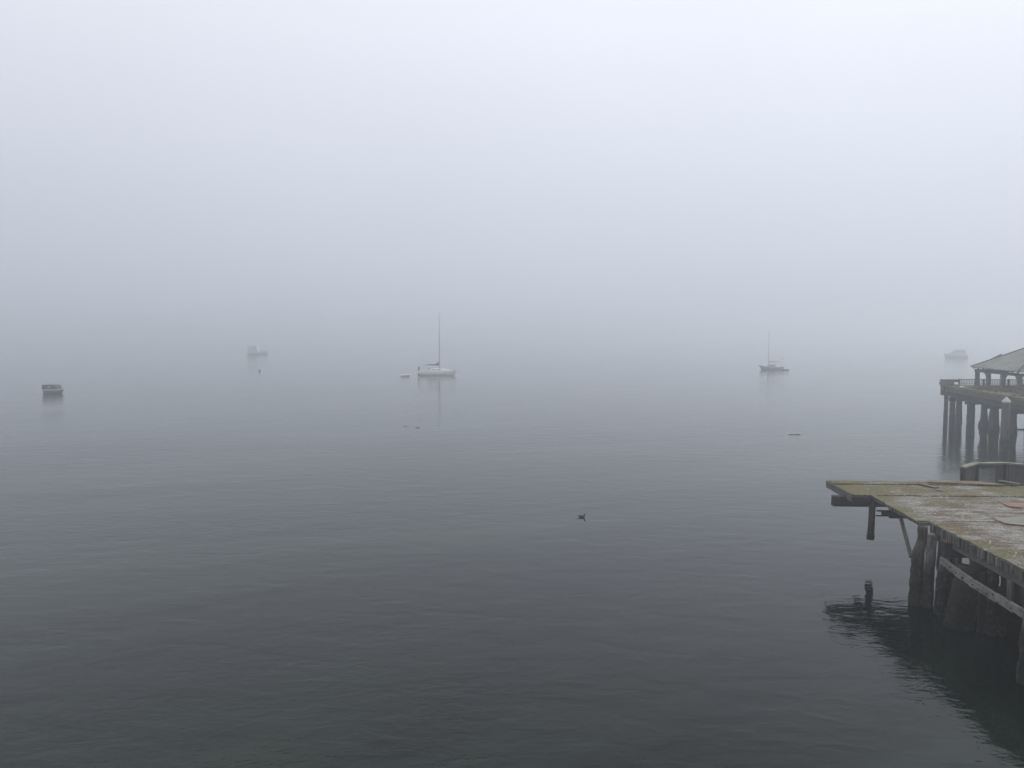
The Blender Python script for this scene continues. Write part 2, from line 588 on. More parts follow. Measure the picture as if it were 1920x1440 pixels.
# loose things lying on the deck
def loose(name, poly, z0, th, mm, label, cat, group=None, tilt=0):
    cx = sum(p[0] for p in poly) / len(poly); cy = sum(p[1] for p in poly) / len(poly)
    mb = MB().prism([(x - cx, y - cy) for x, y in poly], 0, th)
    o_ = mb.build(name, mm, None, at(cx, cy, z0), RZ1)
    o_.rotation_euler = (tilt, 0, RZ1)
    return tag(o_, label, cat, group)


PLY = wood('grey_plywood', (.09, .086, .076), (.24, .235, .215), grain=(1.5, 7, 3))
loose('plywood_sheet', [(2.55, .54), (2.58, -.25), (3.15, -.52), (8, -.62), (8, .85), (4, .9)], DZ + .012, .022, PLY,
      'grey weathered plywood sheet with a cut corner lying on the pier deck', 'plywood')
REDM = wood('faded_red_board', (.12, .070, .055), (.27, .165, .13), grain=(2, 8, 4))
loose('red_board', [(4.25, 2.55), (4.9, 2.2), (7.2, 2.3), (7.2, 3.2), (4.35, 3.22)], DZ + .03, .02, REDM,
      'faded red board lying flat at the right of the pier deck', 'board', 'loose boards on the pier deck')
loose('white_board', [(2.90, 5.62), (3.20, 5.50), (3.25, 5.58), (2.95, 5.80)], DZ + .04, .03, PALE,
      'small bleached board scrap near the outer end of the pier deck', 'board', 'loose boards on the pier deck')
BROWN = wood('brown_deck_board', (.07, .052, .032), (.20, .155, .100), grain=(2, 8, 6))
loose('brown_board', [(2.72, 7.02), (3.1, 6.15), (3.3, 6.2), (2.95, 7.05)], DZ + .04, .05, BROWN,
      'narrow brown board lying at a slant near the far edge of the pier deck', 'board', 'loose boards on the pier deck')
loose('curled_board', [(3.3, 7.2), (5.2, 6.95), (6.5, 6.75), (5.6, 7.5), (3.5, 7.62)], DZ + .075, .04, BROWN,
      'wide warped brown board on the far pier edge beside the parapet', 'board', 'loose boards on the pier deck', tilt=radians(2))
loose('grey_board', [(6.5, 7.45), (6.95, 6.65), (7.1, 6.72), (6.7, 7.55)], DZ + .13, .05, OLD,
      'dark grey board end sticking up in front of the parapet opening', 'board', 'loose boards on the pier deck')

sh = MB()
rr = random.Random(5)
for i in range(520):
    uq = abs(rr.gauss(2.2, 2.6)) - .1
    vq = rr.uniform(-9, 6.0)
    if uq > 9:
        continue
    den = noise.noise(Vector((uq * .5, vq * .6, 4)))
    if den < .08 and rr.random() < .88:
        continue
    s = rr.choice((.006, .008, .010, .013, .02))
    a = rr.uniform(0, pi)
    pts = []
    for q in range(5):
        t_ = a + q * 2 * pi / 5
        pts.append((uq + s * rr.uniform(.8, 1.7) * cos(t_), vq + s * rr.uniform(.5, 1.1) * sin(t_)))
    sh.prism(pts, DZ + .002, DZ + .02 + s * .5)
o = sh.build('shell_litter', SHELLM, None, PO, RZ1)
o['kind'] = 'stuff'
o['label'] = 'bleached shell bits scattered over the pier deck'

# ------------------------------------------------------------------ bay-shaped parapet beyond the deck
MOSSCAP = wood('mossy_cap_timber', (.09, .088, .065), (.26, .255, .20), grain=(3, 3, 8))
PANEL = wood('grey_plank_panel', (.030, .030, .030), (.105, .102, .095), grain=(14, 14, 1.5))
B = [Vector((5.20, 7.95)), Vector((6.35, 9.05)), Vector((7.8, 9.25)), Vector((9.6, 7.9)), Vector((10.6, 6.2))]
par = tag(empty('parapet', at(6.4, 8.6, 2.4), RZ1), 'bay shaped grey plank parapet with a mossy cap board behind the near pier', 'parapet')
po = Vector((6.4, 8.6))
cz = 3.68 - 2.4
cp = MB()
for a, b in zip(B, B[1:]):
    a, b = a - po, b - po
    d = (b - a).normalized()
    cp.beam((*(a - d * .02), cz), (*(b - d * .012), cz), .30, .07, jit=.006)
cp.build('cap_board', MOSSCAP, par)
fs_ = MB()
for a, b in zip(B[1:], B[2:]):
    a, b = a - po, b - po
    fs_.beam((*a, cz - .13), (*b, cz - .13), .06, .18, jit=.005)
fs_.build('top_rail', PANEL, par)


def planks(a, b, z0_, z1_):
    mb = MB()
    a, b = Vector(a) - po, Vector(b) - po
    d = (b - a); n = max(1, int(d.length / .14)); d /= n
    for i in range(n):
        p, q = a + d * i, a + d * (i + .95)
        s = d.normalized().orthogonal() * (.03 + R.uniform(-.006, .006))
        mb.add([(*(p + s), z0_ + R.uniform(-.05, .05)), (*(q + s), z0_), (*(q - s), z0_), (*(p - s), z0_),
                (*(p + s), z1_), (*(q + s), z1_), (*(q - s), z1_), (*(p - s), z1_)],
               [(0, 3, 2, 1), (4, 5, 6, 7), (0, 1, 5, 4), (1, 2, 6, 5), (2, 3, 7, 6), (3, 0, 4, 7)])
    return mb.build('plank_panel', PANEL, par)


planks(B[0], B[1], -.5, cz - .04)
planks(B[1] + (B[2] - B[1]) * .02, B[1] + (B[2] - B[1]) * .13, -.5, cz - .04)
planks(B[1] + (B[2] - B[1]) * .72, B[2], -.5, cz - .04)
planks(B[2], B[3], -.5, cz - .04)
planks(B[3], B[4], -.5, cz - .04)
for p_ in B:
    q_ = p_ - po
    MB().beam((*q_, -3.2), (*q_, cz - .05), .16, .16, up=(1, 0, 0)).build('post', DARKV, par)

# ------------------------------------------------------------------ far pier
SL2 = .12
RZ2 = -atan(SL2)
PO2 = (44.6, 82.0, 0)
DZ2 = 4.4


def at2(uq, vq, zq):
    c, s = cos(RZ2), sin(RZ2)
    return (PO2[0] + c * uq - s * vq, PO2[1] + s * uq + c * vq, zq)


pier2 = tag(empty('wooden_pier', PO2, RZ2),
            'tall timber pier on thick dark piles with a mossy deck, carrying the hipped pavilion', 'pier', 'timber piers')
m = material('far_deck_surface', (.1, .09, .06), .9, spec=.2)
g = G(m)
a = g.noise(g.mapped((.6, .6, 1)), 1, 5, .65)
b = g.noise(g.mapped((4, 4, 4)), 1, 4, .7)
g.color(g.ramp(g.math('ADD', g.math('MULTIPLY', a, .6), g.math('MULTIPLY', b, .4)),
               (.36, (.045, .036, .020)), (.5, (.105, .088, .050)), (.66, (.19, .175, .13))))
g.bump(b, .05)
FDECK = m
d2 = MB()
sheet(d2, lambda x: -.05, lambda x: 22, -45, -.05, DZ2, .22, 40, 70, amp=.05, seed=9, ragged=.12)
d2.build('deck_surface', FDECK, pier2)
m_ = MB()
for i in range(15):
    va = -.1 - i * 3.0
    m_.box(.02 + R.uniform(-.04, .04), .22, va - 2.97, va, DZ2 - .62, DZ2 - .24, .02)
m_.build('edge_beam', wood('mossy_edge_timber', (.035, .030, .022), (.12, .105, .075)), pier2)
m_ = MB()
for i in range(15):
    va = -.4 - i * 3.0
    m_.box(.12 + R.uniform(-.05, .05), .40, va - 2.95, va, 3.32 + R.uniform(-.04, .04), DZ2 - .63, .02)
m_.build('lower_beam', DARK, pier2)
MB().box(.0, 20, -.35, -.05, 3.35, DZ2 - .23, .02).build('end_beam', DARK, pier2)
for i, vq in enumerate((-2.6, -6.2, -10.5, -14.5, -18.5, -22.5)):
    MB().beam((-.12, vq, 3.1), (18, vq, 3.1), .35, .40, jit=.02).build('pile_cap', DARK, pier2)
cb = MB()
cb.box(-.12, 1.15, -.45, -.02, DZ2 + .04, DZ2 + .30, .03)
cb.box(-.05, 1.7, -.42, -.04, DZ2 + .30, DZ2 + .56, .04)
cb.box(-.20, .10, -1.6, -.46, DZ2 + .02, DZ2 + .34, .03)
cb.box(-.16, .06, -1.2, -.5, DZ2 - .55, DZ2 - .02, .03)
cb.build('end_curb', OLD, pier2)
FPILE = pile_material('far_pile_timber', (.020, .018, .016), (.07, .062, .052), 1.5)


def fpile(uq, yw, r0, r1, seed, bulge=0, top=3.3, lean=0.0):
    vq = (yw - PO2[1]) * 1.007 - uq * SL2 * 0
    pts, rad = [], []
    for i in range(33):
        t_ = i / 32
        zq = -.9 + (top + .9) * t_
        r = r0 + (r1 - r0) * t_
        r += bulge * math.exp(-((zq - 1.05) / .75) ** 2)
        pts.append((uq + lean * (1 - t_), vq, zq)); rad.append(r)
    return MB().tube(pts, rad, 14, .12, seed).build('pile', FPILE, pier2)


fpile(.35, 81.3, .22, .20, 1)
fpile(.35, 79.8, .29, .26, 2)
fpile(.35, 78.3, .30, .26, 3, .06)
fpile(.35, 75.7, .38, .34, 4)
fpile(.35, 73.0, .26, .24, 5, .22)
fpile(.35, 71.1, .40, .33, 6, .10)
fpile(.35, 67.8, .32, .30, 7, .10, lean=-.1)
fpile(.35, 64.0, .33, .30, 8, .1)
fpile(.35, 60.5, .33, .30, 9, .1)
fpile(4, 81.3, .25, .22, 10)
fpile(4, 79.3, .28, .25, 11, .1)
fpile(4, 75.5, .28, .25, 12, .1)
fpile(4, 71.5, .28, .25, 13, .1)
fpile(8, 80.5, .28, .25, 14, .1)
fpile(8, 76.5, .28, .25, 15, .1)
fpile(8, 72.0, .28, .25, 16, .1)
for i_, yq in enumerate((60.0, 56.0, 52.0, 48.0, 44.0, 40.0)):
    for uq in (.35, 4, 8, 12, 16, 20):
        if uq > .5 or yq < 60:
            fpile(uq, yq, .31, .27, 30 + i_ * 7 + int(uq), .05)
for yq in (80.5, 76.5, 72, 68, 64):
    for uq in (12, 16, 20):
        fpile(uq, yq, .31, .27, int(yq * 3 + uq), .05)
MB().beam((.2, -6.9, 3.2), (.1, -6.35, 1.4), .28, .22, up=(1, 0, 0)).build('brace', DARK, pier2)

# end railing of the far pier
rail = tag(empty('railing', at2(1.7, -.16, DZ2), RZ2), 'wooden picket railing along the outer end of the far pier', 'railing')
MB().box(0, 13, -.05, .05, .52, .60).build('top_rail', OLD, rail)
MB().box(0, 13, -.04, .04, .06, .13).build('bottom_rail', OLD, rail)
pk = MB()
for i in range(80):
    xq = .1 + i * .16
    pk.box(xq, xq + .06, -.02, .02, .125, .525)
pk.build('pickets', OLD, rail)
for i in range(6):
    MB().box(.02 + i * 2.4, .16 + i * 2.4, -.07, .07, 0, .64).build('post', OLD, rail)
tag(MB().box(-.5, .5, -.12, .12, 0, .06).build('white_board', WHITE, None, at2(5.2, -5.4, DZ2 + .06), RZ2 + .1),
    'white board lying on the far pier deck under the pavilion', 'board')
tag(MB().box(-.35, .35, -.1, .1, 0, .06).build('white_board', WHITE, None, at2(.5, -3.8, DZ2 + .03), RZ2 + 1.4),
    'white board at the left edge of the far pier deck, outside the pavilion', 'board')
# heaps of weeds growing on the old deck
m = material('dry_weeds', (.09, .08, .045), .95, spec=.1)
g = G(m)
g.color(g.ramp(g.noise(g.mapped((3, 3, 3)), 1, 4, .7), (.35, (.045, .042, .022)), (.65, (.15, .13, .075))))
wd = MB()
rr = random.Random(3)
for i in range(6500):
    uq = rr.uniform(.4, 9); vq = -rr.random() ** 1.5 * 22 - .6
    dens = noise.noise(Vector((uq * .35, vq * .3, 2)))
    if dens < -.2:
        continue
    hgt = rr.uniform(.08, .42) * (.5 + dens * 1.8)
    a = rr.uniform(0, pi); s = rr.uniform(.03, .10)
    dx, dy = cos(a) * s, sin(a) * s
    lx, ly = rr.uniform(-.1, .1), rr.uniform(-.1, .1)
    wd.add([(uq - dx, vq - dy, DZ2 - .03), (uq + dx, vq + dy, DZ2 - .03), (uq + lx, vq + ly, DZ2 + hgt)], [(0, 1, 2)])
o = wd.build('weeds', m, None, PO2, RZ2)
o['kind'] = 'stuff'
o['label'] = 'low dry weeds growing over the far pier deck'

# pavilion
pav = tag(empty('pavilion', at2(3.2, -8.9, DZ2), RZ2), 'open timber pavilion with a grey hipped roof on the far pier', 'pavilion')
W_, D_, EZ = 10.2, 9.6, 6.28 - DZ2          # roof plan, eave height above the deck
m = material('grey_roof_shingles', (.16, .165, .155), .85, spec=.25)
g = G(m)
a = g.noise(g.mapped((.8, .8, .8)), 1, 5, .65)
row = g.noise(g.mapped((3, 3, 26)), 1, 3, .6)
g.color(g.ramp(g.math('ADD', g.math('MULTIPLY', a, .6), g.math('MULTIPLY', row, .4)),
               (.38, (.11, .115, .11)), (.5, (.17, .175, .165)), (.64, (.25, .25, .23))))
g.bump(row, .03)
ROOF = m
x0, x1, y0, y1 = -.12, W_, -.3, D_ - .3
apz = EZ + 2.75
rf = MB()
ym = (y0 + y1) / 2
hx = (y1 - y0) / 2
rv = [(x0, y0, EZ), (x1, y0, EZ), (x1, y1, EZ), (x0, y1, EZ), (x0 + hx, ym, apz), (x1 - hx + .01, ym, apz)]
rv2 = [(x, y, zq - .09) for x, y, zq in rv]
rf.add(rv + rv2, [(0, 1, 5, 4), (1, 2, 5), (2, 3, 4, 5), (3, 0, 4), (6, 10, 11, 7), (7, 11, 8), (8, 11, 10, 9), (9, 10, 6),
                  (0, 6, 7, 1), (1, 7, 8, 2), (2, 8, 9, 3), (3, 9, 6, 0)])
roof = rf.build('roof', ROOF, pav)
MB().tube([(x0, y1, EZ + .02), (x0 + hx, ym, apz + .03)], [.07, .07], 6).build('hip_cap', OLD, roof)
MB().tube([(x0, y0, EZ + .02), (x0 + hx, ym, apz + .03)], [.07, .07], 6).build('hip_cap', OLD, roof)
px_, pys = .32, (.30, 3.45, 6.35, 8.75)
for yq in pys:
    MB().box(px_ - .17, px_ + .17, yq - .17, yq + .17, 0, EZ - .52).build('post', OLD, pav)
for yq in (.30, 4.6, 8.75):
    MB().box(W_ - .6, W_ - .26, yq - .17, yq + .17, 0, EZ - .52).build('post', OLD, pav)
for q in (.14, W_ - .6):
    MB().box(q, q + .34, 0, 9.0, EZ - .515, EZ - .24, .01).build('beam', DARK, pav)
for q in (.1, 8.6):
    MB().box(.49, W_ - .62, q, q + .3, EZ - .515, EZ - .24, .01).build('beam', DARK, pav)
rt = MB()
for i in range(10):
    yq = .02 + i * .98
    rt.beam((-.05, yq, EZ - .155), (2.6, yq, EZ + 1.28), .14, .12)
rt.build('rafters', DARK, roof)
for (ya, yb) in ((6.35, 7.1), (3.45, 2.7), (.30, 1.0)):
    MB().beam((px_, ya, EZ - 1.15), (px_, yb, EZ - .52), .12, .12, up=(1, 0, 0)).build('brace', OLD, pav)
MB().box(.5, 1.5, -.36, -.31, EZ - .55, EZ - .1).build('fascia_panel', WHITE, pav)

# free-standing mooring pile with a white cone cap
mp = tag(empty('mooring_pile', (40.55, 64.5, 0)), 'single thick pile with a white cone cap standing before the far pier', 'pile')
pts = [(.0, 0, -.9 + i * .157) for i in range(33)]
MB().tube(pts, [.40 - .09 * i / 32 for i in range(33)], 16, .08, 44).build('post', pile_material('mooring_pile_timber', (.05, .05, .048), (.15, .145, .135), 1.2), mp)
MB().tube([(0, 0, 4.13), (0, 0, 4.22), (0, 0, 4.60)], [.335, .335, .02], 16, smooth=False).build('cone_cap', material('weathered_white_cap', (.42, .42, .39), .6), mp)

# ------------------------------------------------------------------ boats
def hull_mesh(Ln, B_, fb_bow, fb_mid, fb_stern, draft=.35, transom=.7, rake=.7, counter=0.0, fine=1.6, n=22, k=8, flare=.5):
    """boat shell: +x is the bow; returns (shell, deck) meshes"""
    st = []
    for i in range(n + 1):
        t_ = i / n
        x = -Ln / 2 + Ln * t_
        if t_ < .42:
            hbm = B_ / 2 * (transom + (1 - transom) * sin(pi / 2 * t_ / .42))
        else:
            hbm = B_ / 2 * (1 - ((t_ - .42) / .58) ** fine)
        hbm = max(hbm, .015)
        s = (t_ - .45)
        fb = fb_mid + (fb_bow - fb_mid) * max(0, s / .55) ** 2 + (fb_stern - fb_mid) * max(0, -s / .45) ** 2
        keel = -draft * min(1, (1 - t_) / .25, 1) if rake <= 0 else -draft * min(1.0, max(0, 1 - t_) / .25)
        kz = keel + (counter * max(0, .22 - t_) / .22)
        st.append((x, hbm, fb, kz, t_))
    vs, fs = [], []
    for (x, hbm, fb, kz, t_) in st:
        row = []
        for side in (1, -1):
            rng = range(k + 1) if side == 1 else range(k - 1, -1, -1)
            for j in rng:
                q = j / k                                  # 0 sheer, 1 keel
                zq = fb + (kz - fb) * q
                yy = hbm * max(0, 1 - q ** (4.2 - flare * t_ * 3.2)) ** (.5 + .35 * t_)
                xx = x - rake * max(0, (t_ - .55) / .45) ** 2 * q * .9 + (0 if counter == 0 else counter * max(0, .25 - t_) * q * 1.6)
                row.append((xx, side * yy, zq))
        vs += row
    w_ = 2 * k + 1
    for i in range(n):
        for j in range(w_ - 1):
            fs.append((i * w_ + j, i * w_ + j + 1, (i + 1) * w_ + j + 1, (i + 1) * w_ + j))
    sh_ = MB().add(vs, fs, True)
    sh_.f.append(tuple(range(w_))); sh_.s.append(False)
    dv, df = [], []
    for (x, hbm, fb, kz, t_) in st:
        dv += [(x, hbm * .985, fb - .03), (x, 0, fb + .02), (x, -hbm * .985, fb - .03)]
    for i in range(n):
        for j in range(2):
            df.append((i * 3 + j, (i + 1) * 3 + j, (i + 1) * 3 + j + 1, i * 3 + j + 1))
    return sh_, MB().add(dv, df, True), st


def loft(rows):
    """closed strip of equal-length rings"""
    n = len(rows[0])
    vs = [p for r in rows for p in r]
    fs = [(i * n + j, i * n + (j + 1) % n, (i + 1) * n + (j + 1) % n, (i + 1) * n + j) for i in range(len(rows) - 1) for j in range(n)]
    mb = MB().add(vs, fs)
    mb.f += [tuple(range(n))[::-1], tuple((len(rows) - 1) * n + j for j in range(n))]
    mb.s += [False, False]
    return mb


def house(xs, wid, tops, z0):
    """cabin: stations xs with half-widths and tops"""
    return loft([[(x, -w_, z0), (x, -w_ * .86, t_), (x, w_ * .86, t_), (x, w_, z0)] for x, w_, t_ in zip(xs, wid, tops)])


GEL = material('white_gelcoat', (.76, .77, .77), .35)
GELD = material('off_white_deck', (.55, .55, .54), .5)
GLASS = material('dark_window', (.02, .022, .025), .1)
ALU = material('mast_aluminium', (.34, .34, .34), .5)  # aluminium grey, lifted in colour to stand in for distance haze
CANV = material('navy_canvas', (.030, .036, .052), .85)
CANVL = material('pale_canvas', (.42, .40, .41), .85)
NAVY = material('slate_hull_paint', (.12, .13, .15), .45)
BLUEH = material('blue_grey_hull_paint', (.10, .125, .165), .4)
STEEL = material('stainless_tube', (.35, .35, .36), .35, metallic=.6)
GLASSH = material('hazed_window', (.22, .23, .24), .7)  # cruiser window glass, greyed so that haze is painted into it
CANVR = material('brown_canvas', (.060, .045, .046), .85)

# --- large white sloop
b1 = tag(empty('sailboat', (-16.85, 178.5, 0), radians(3)),
         'large white sailboat with a tall bare mast and a dark furled sail', 'sailboat', 'sailboats at anchor')
s_, d_, st = hull_mesh(9.1, 2.9, 1.12, .95, .92, .4, .72, .95, counter=.35)
hull = s_.build('hull', GEL, b1)
d_.build('deck', GELD, b1)
cab = house((-1.9, -1.6, .3, 1.6, 2.7), (.85, .9, .9, .75, .45), (1.28, 1.45, 1.45, 1.32, 1.05), .9).build('cabin', GEL, b1)
for sy in (-1, 1):
    for xa, xb in ((-1.2, -.3), (-.05, .7)):
        MB().beam((xa, sy * .86, 1.24), (xb, sy * .86, 1.24), .05, .15).build('window', GLASS, cab)
MB().add([(-2.1, -.85, .98), (-1.75, -.85, 1.25), (-1.0, -.8, 1.75), (-2.1, -.85, 1.72), (-2.1, .85, .98), (-1.75, .85, 1.25), (-1.0, .8, 1.75), (-2.1, .85, 1.72)],
         [(0, 1, 2, 3), (7, 6, 5, 4), (3, 2, 6, 7), (1, 5, 6, 2)]).build('spray_hood', CANVL, b1)
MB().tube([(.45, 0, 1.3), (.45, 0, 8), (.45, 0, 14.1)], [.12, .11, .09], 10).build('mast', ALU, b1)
MB().tube([(.34, 0, 2.12), (-2.75, 0, 2.22)], [.06, .05], 8).build('boom', ALU, b1)
sc = []
for x, zt in ((.33, 3.15), (.2, 2.95), (-.2, 2.62), (-.6, 2.48), (-1.6, 2.42), (-2.7, 2.38)):
    zb = 2.16
    sc.append([(x, .13 * cos(a), zb + (zt - zb) / 2 * (1 + sin(a))) for a in [2 * pi * q / 8 for q in range(8)]])
loft(sc).build('sail_cover', CANV, b1)
rg = MB()
for p_, q_ in (((.45, 0, 14.0), (4.45, 0, 1.15)), ((.45, 0, 14.0), (-4.35, 0, 1.0)), ((.45, 0, 13.5), (.35, 1.4, .98)), ((.45, 0, 13.5), (.35, -1.4, .98))):
    rg.tube([p_, q_], [.007, .007], 4)
rg.build('rigging', STEEL, b1)
rl = MB()
rl.tube([(-3.4, -1.15, 1.55), (-4.35, -.95, 1.55), (-4.35, .95, 1.55), (-3.4, 1.15, 1.55)], [.018] * 4, 5)
for sy in (-1, 1):
    for xq, yq in ((-4.3, .95), (-3.4, 1.15)):
        rl.tube([(xq, sy * yq, .85), (xq, sy * yq, 1.56)], [.016, .016], 5)
rl.build('stern_rail', STEEL, b1)
rl = MB()
rl.tube([(3.4, -.72, 1.62), (4.4, 0, 1.7), (3.4, .72, 1.62)], [.018] * 3, 5)
for xq, yq in ((3.4, .72), (3.4, -.72), (4.38, 0)):
    rl.tube([(xq, yq, .95), (xq, yq, 1.65)], [.016, .016], 5)
rl.build('bow_rail', STEEL, b1)
og = MB()
og.box(-4.42, -4.02, -.25, .22, 1.28, 1.86, .02)
og.box(-4.36, -4.12, -.12, .1, .95, 1.28, .01)
og.build('stern_locker', CANV, b1)

# --- smaller dark sloop, bow to the left
b2 = tag(empty('sailboat', (66.6, 203, 0), radians(176)),
         'small dark hulled sailboat with a slim mast and pale furled sail, towards the right', 'sailboat', 'sailboats at anchor')
s_, d_, st = hull_mesh(6.3, 2.1, 1.22, .70, .88, .35, .55, .9, counter=.3)
s_.build('hull', NAVY, b2)
d_.build('deck', GELD, b2)
cab = house((-1.1, -.9, .2, .9), (.62, .66, .6, .4), (1.2, 1.32, 1.28, 1.05), .8).build('cabin', material('grey_cabin_paint', (.20, .21, .22), .5), b2)
for sy in (-1, 1):
    MB().beam((-.7, sy * .62, 1.1), (.1, sy * .6, 1.1), .05, .13).build('window', GLASS, cab)
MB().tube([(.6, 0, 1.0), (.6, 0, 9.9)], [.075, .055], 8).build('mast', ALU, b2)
MB().tube([(.55, 0, 1.95), (-2.4, 0, 1.98)], [.045, .04], 8).build('boom', ALU, b2)
loft([[(x, .11 * cos(a), zc + .13 * sin(a)) for a in [2 * pi * q / 8 for q in range(8)]] for x, zc in ((.5, 2.12), (-.4, 2.12), (-1.7, 2.1), (-2.2, 2.08))]).build('sail_cover', CANVL, b2)
rg = MB()
for p_, q_ in (((.6, 0, 9.7), (3.05, 0, 1.35)), ((.6, 0, 9.7), (-3.1, 0, 1.0)), ((.6, 0, 9.3), (.5, .98, .9)), ((.6, 0, 9.3), (.5, -.98, .9))):
    rg.tube([p_, q_], [.006, .006], 4)
rg.build('rigging', STEEL, b2)
rl = MB()
rl.tube([(-2.2, -.85, .75), (-2.2, -.85, 1.4), (-3.05, -.6, 1.4), (-3.05, .6, 1.4), (-2.2, .85, 1.4), (-2.2, .85, .75)], [.016] * 6, 5)
rl.build('stern_rail', STEEL, b2)
ob = MB().tube([(-2.7, .3, 1.0), (-2.75, .3, 2.9)], [.025, .02], 5)
ob.box(-3.05, -2.72, .27, .33, 2.72, 2.92, .01)
ob.build('wind_vane', CANV, b2)


def dinghy(loc, rz, Ln, mm, label):
    r = tag(empty('dinghy', loc, rz), label, 'dinghy', 'dinghies tied behind the sailboats')
    s_, d_, st_ = hull_mesh(Ln, Ln * .46, .46, .36, .38, .12, .85, .25, fine=2.2, n=14, k=6)
    s_.build('hull', mm, r)
    d_.v = [(x, y, zq - .16) for x, y, zq in d_.v]
    d_.build('floor', GELD, r)
    gw = MB()
    for sy in (-1, 1):
        gw.tube([(x, sy * hbm, fb) for x, hbm, fb, kz, t_ in st_], [.06] * len(st_), 6)
    gw.build('gunwale', WHITE, r)
    MB().box(-.1, .14, -Ln * .2, Ln * .2, .28, .32).build('seat', GELD, r)
    return r


dinghy((-23.3, 172.4, 0), radians(4), 2.1, WHITE, 'little white and grey dinghy floating astern of the large white sailboat')
dinghy((69.5, 200.6, 0), radians(178), 1.7, NAVY, 'little dark dinghy floating at the stern of the small dark sailboat')

# --- small motor boat at the left
b3 = tag(empty('motorboat', (-73.3, 126.4, 0), radians(-14)), 'small blue grey motorboat under a dark canvas top, at the far left', 'motorboat', 'motorboats at anchor')
s_, d_, st = hull_mesh(3.7, 1.5, .74, .55, .52, .2, .88, .75, fine=1.9)
s_.build('hull', BLUEH, b3)
d_.build('deck', GELD, b3)
rb = MB()
for sy in (-1, 1):
    rb.tube([(x, sy * (hbm + .01), fb - .02) for x, hbm, fb, kz, t_ in st], [.055] * len(st), 6)
rb.build('rub_rail', WHITE, b3)
house((-2.05, -1.6, .30, .72), (.66, .68, .66, .58), (1.32, 1.36, 1.33, .80), .62).build('canvas_top', CANVR, b3)
for sy in (-1, 1):
    MB().beam((-.85, sy * .645, 1.0), (-.50, sy * .645, 1.0), .05, .28).build('clear_panel', CANVL, b3)
MB().add([(.36, -.60, 1.30), (.76, -.50, .82), (.76, .50, .82), (.36, .60, 1.30), (.39, -.60, 1.33), (.79, -.50, .85), (.79, .50, .85), (.39, .60, 1.33)],
         [(0, 1, 2, 3), (4, 7, 6, 5), (0, 4, 5, 1), (1, 5, 6, 2), (2, 6, 7, 3), (3, 7, 4, 0)]).build('windscreen', GLASS, b3)
rl = MB()
rl.tube([(.8, -.56, .6), (.95, -.52, .86), (1.72, 0, .96), (.95, .52, .86), (.8, .56, .6)], [.014] * 5, 5)
rl.build('bow_rail', STEEL, b3)
om = MB().box(-2.2, -1.88, -.16, .16, .42, .86, .02)
om.box(-2.14, -1.95, -.07, .07, -.2, .43)
om.build('outboard_motor', GLASS, b3)


# --- two cabin cruisers almost lost in the fog
def cruiser(loc, rz, Ln, hm_, cabin, label, mast=None):
    r = tag(empty('motorboat', loc, rz), label, 'motorboat', 'motorboats at anchor')
    s_, d_, st_ = hull_mesh(Ln, Ln * .32, 1.5, 1.1, 1.0, .4, .85, .9, fine=2.0)
    s_.build('hull', hm_, r)
    d_.build('deck', GELD, r)
    cb_ = house(*cabin).build('cabin', hm_, r)
    xs, wid, tops, z0_ = cabin
    for sy in (-1, 1):
        MB().beam((xs[0] + .5, sy * wid[0] * .91, (z0_ + tops[1]) / 2 + .15), (xs[-2] - .2, sy * wid[-2] * .91, (z0_ + tops[1]) / 2 + .15), .08, .5).build('window', GLASSH, cb_)
    rl_ = MB()
    for sy in (-1, 1):
        rl_.tube([(Ln * .15, sy * Ln * .13, 1.9), (Ln * .47, sy * .15, 2.2)], [.03, .03], 5)
        for q in (.15, .3, .46):
            rl_.tube([(Ln * q, sy * Ln * (.13 if q < .2 else .1 if q < .4 else .02), 1.1), (Ln * q, sy * Ln * (.13 if q < .2 else .1 if q < .4 else .02), 2.0)], [.025, .025], 5)
    rl_.build('bow_rail', STEEL, r)
    if mast:
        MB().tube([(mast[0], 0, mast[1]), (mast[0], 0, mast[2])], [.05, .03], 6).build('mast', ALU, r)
    return r


CRH = material('grey_hazed_cruiser', (.44, .45, .46), .5)  # hull colour lightened towards the fog, haze put into the paint
CRL = material('pale_hazed_cruiser', (.46, .48, .49), .5)  # pale tone also carries painted haze of the distance
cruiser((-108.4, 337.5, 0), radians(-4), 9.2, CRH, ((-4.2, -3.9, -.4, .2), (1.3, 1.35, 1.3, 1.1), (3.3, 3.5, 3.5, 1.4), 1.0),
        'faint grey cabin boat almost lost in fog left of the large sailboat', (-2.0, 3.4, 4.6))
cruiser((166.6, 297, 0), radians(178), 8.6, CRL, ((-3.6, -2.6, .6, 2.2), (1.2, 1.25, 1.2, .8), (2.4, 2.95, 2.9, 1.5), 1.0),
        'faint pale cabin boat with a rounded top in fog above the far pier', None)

# mooring buoy
by = tag(empty('mooring_buoy', (-62.5, 195.2, 0)), 'small dark mooring buoy in open water beyond the motorboat', 'buoy')
rows = []
for i in range(9):
    a = -pi / 2 + pi * i / 8
    rows.append([(.33 * max(cos(a), .02) * cos(q * pi / 6), .33 * max(cos(a), .02) * sin(q * pi / 6), .14 + .3 * sin(a)) for q in range(12)])
BUOY = material('dark_buoy_plastic', (.045, .045, .05), .5)
x_ = loft(rows); x_.s = [True] * len(x_.s)
x_.build('float', BUOY, by)
MB().tube([(0, 0, .42), (0, 0, .56)], [.05, .04], 8).build('ring_post', BUOY, by)

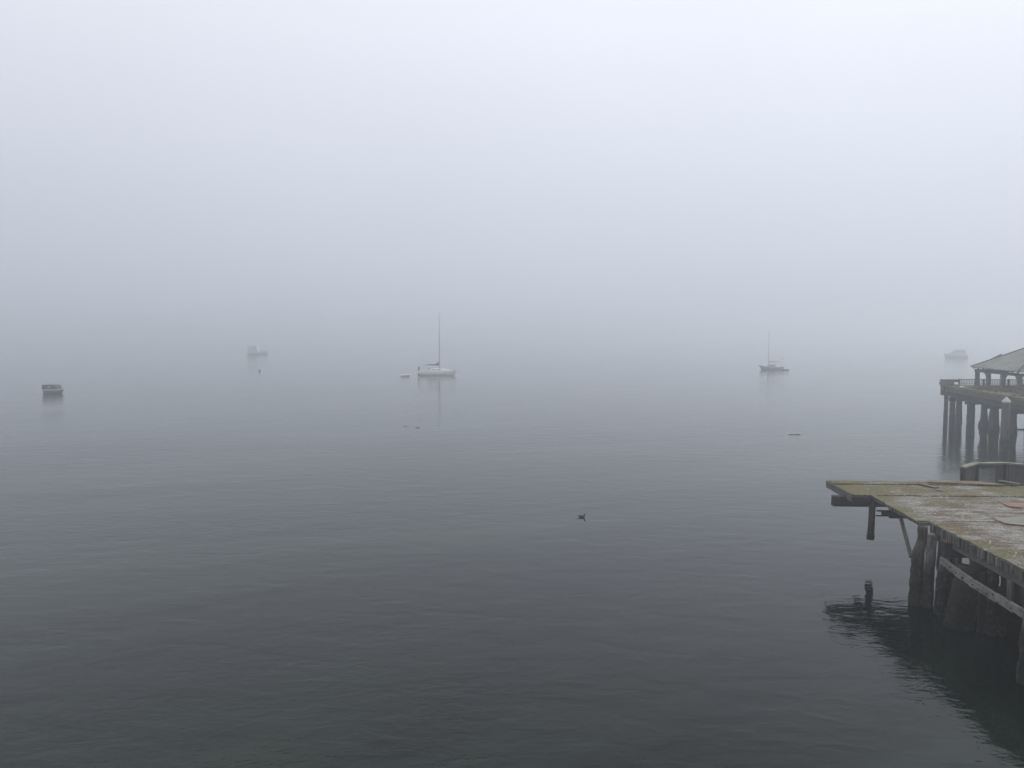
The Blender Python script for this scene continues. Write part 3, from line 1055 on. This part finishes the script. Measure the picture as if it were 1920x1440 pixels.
# ------------------------------------------------------------------ drifting wood
def drift(loc, rz, Ln, r0, label, kinks=4, seed=1, bend=.04):
    q = random.Random(seed)
    pts, rad = [], []
    for i in range(kinks * 3 + 1):
        t_ = i / (kinks * 3)
        pts.append((Ln * (t_ - .5), bend * Ln * sin(t_ * 5 + seed) * .5, .35 * r0 + .3 * r0 * sin(t_ * 7 + seed)))
        rad.append(r0 * (.55 + .45 * sin(pi * (.12 + .76 * t_))) * q.uniform(.85, 1.1))
    return tag(MB().tube(pts, rad, 9, .12, seed).build('driftwood', OLD, None, loc, rz), label, 'driftwood', 'driftwood on the water')


drift((27.25, 75.6, 0), radians(3), 1.15, .045, 'thin driftwood stick afloat left of the far pier', seed=2)
drift((-11.2, 82.4, 0), radians(-4), .40, .03, 'tiny driftwood scrap afloat below the large sailboat, the farther left one', seed=3)
drift((-9.75, 81.0, 0), radians(5), .44, .045, 'short driftwood lump afloat below the large sailboat, the nearer right one', seed=4)
drift((51.0, 79.4, 0), radians(2), 1.8, .10, 'drifting log under the far pier at the picture edge', seed=6)

# ------------------------------------------------------------------ bird
m = material('dark_plumage', (.028, .028, .032), .75, spec=.2)
g = G(m)
x, y, z = g.xyz()
nn = g.noise(g.mapped((30, 40, 40)), 1, 4, .6)
cc = g.ramp(nn, (.35, (.016, .016, .020)), (.65, (.060, .058, .062)))
cc = g.mix(g.math('MULTIPLY', g.step(z, .02, .05, 1, 0), g.step(x, -.06, .05)), cc, (.10, .095, .09))
g.color(cc)
bird = tag(empty('seabird', (3.75, 41.8, 0), radians(-4)), 'dark seabird swimming alone in the open water, tail cocked up', 'bird')
spine = [  # x, z, half-height, half-width
    (-.235, .125, .006, .020), (-.205, .112, .012, .026), (-.165, .092, .024, .034), (-.120, .072, .044, .052), (-.07, .055, .066, .074),
    (-.02, .046, .074, .083), (.04, .044, .072, .080), (.085, .052, .060, .064), (.110, .078, .044, .044), (.118, .110, .031, .030),
    (.120, .140, .027, .026), (.124, .166, .030, .028), (.140, .182, .029, .027), (.160, .184, .022, .020), (.176, .180, .010, .010), (.205, .172, .006, .006), (.226, .166, .002, .003)]
rows = []
for i, (x, z, hh, hw) in enumerate(spine):
    a, b = spine[max(i - 1, 0)], spine[min(i + 1, len(spine) - 1)]
    tx, tz = b[0] - a[0], b[1] - a[1]
    l_ = hypot(tx, tz); tx /= l_; tz /= l_
    rows.append([(x - tz * hh * sin(q), hw * cos(q), z + tx * hh * sin(q)) for q in [2 * pi * k_ / 14 for k_ in range(14)]])
bb = loft(rows); bb.s = [True] * len(bb.s)
bird.scale = (1.15, 1.1, 1.0)
bb.build('body', m, bird)
wg = MB()
for sy in (-1, 1):
    q = [(-.155, .092, .038), (-.12, .100, .060), (-.05, .100, .082), (.03, .086, .086), (.065, .060, .078), (.0, .046, .090), (-.08, .058, .082)]
    wg.add([(x, sy * y, z) for x, z, y in q] + [(x, sy * (y + .008), z) for x, z, y in q],
           [(0, 1, 2, 3, 4, 5, 6)[::sy], tuple(7 + k_ for k_ in range(7))[::-sy]] + [(k_, (k_ + 1) % 7, 7 + (k_ + 1) % 7, 7 + k_) for k_ in range(7)])
wg.build('wings', m, bird)
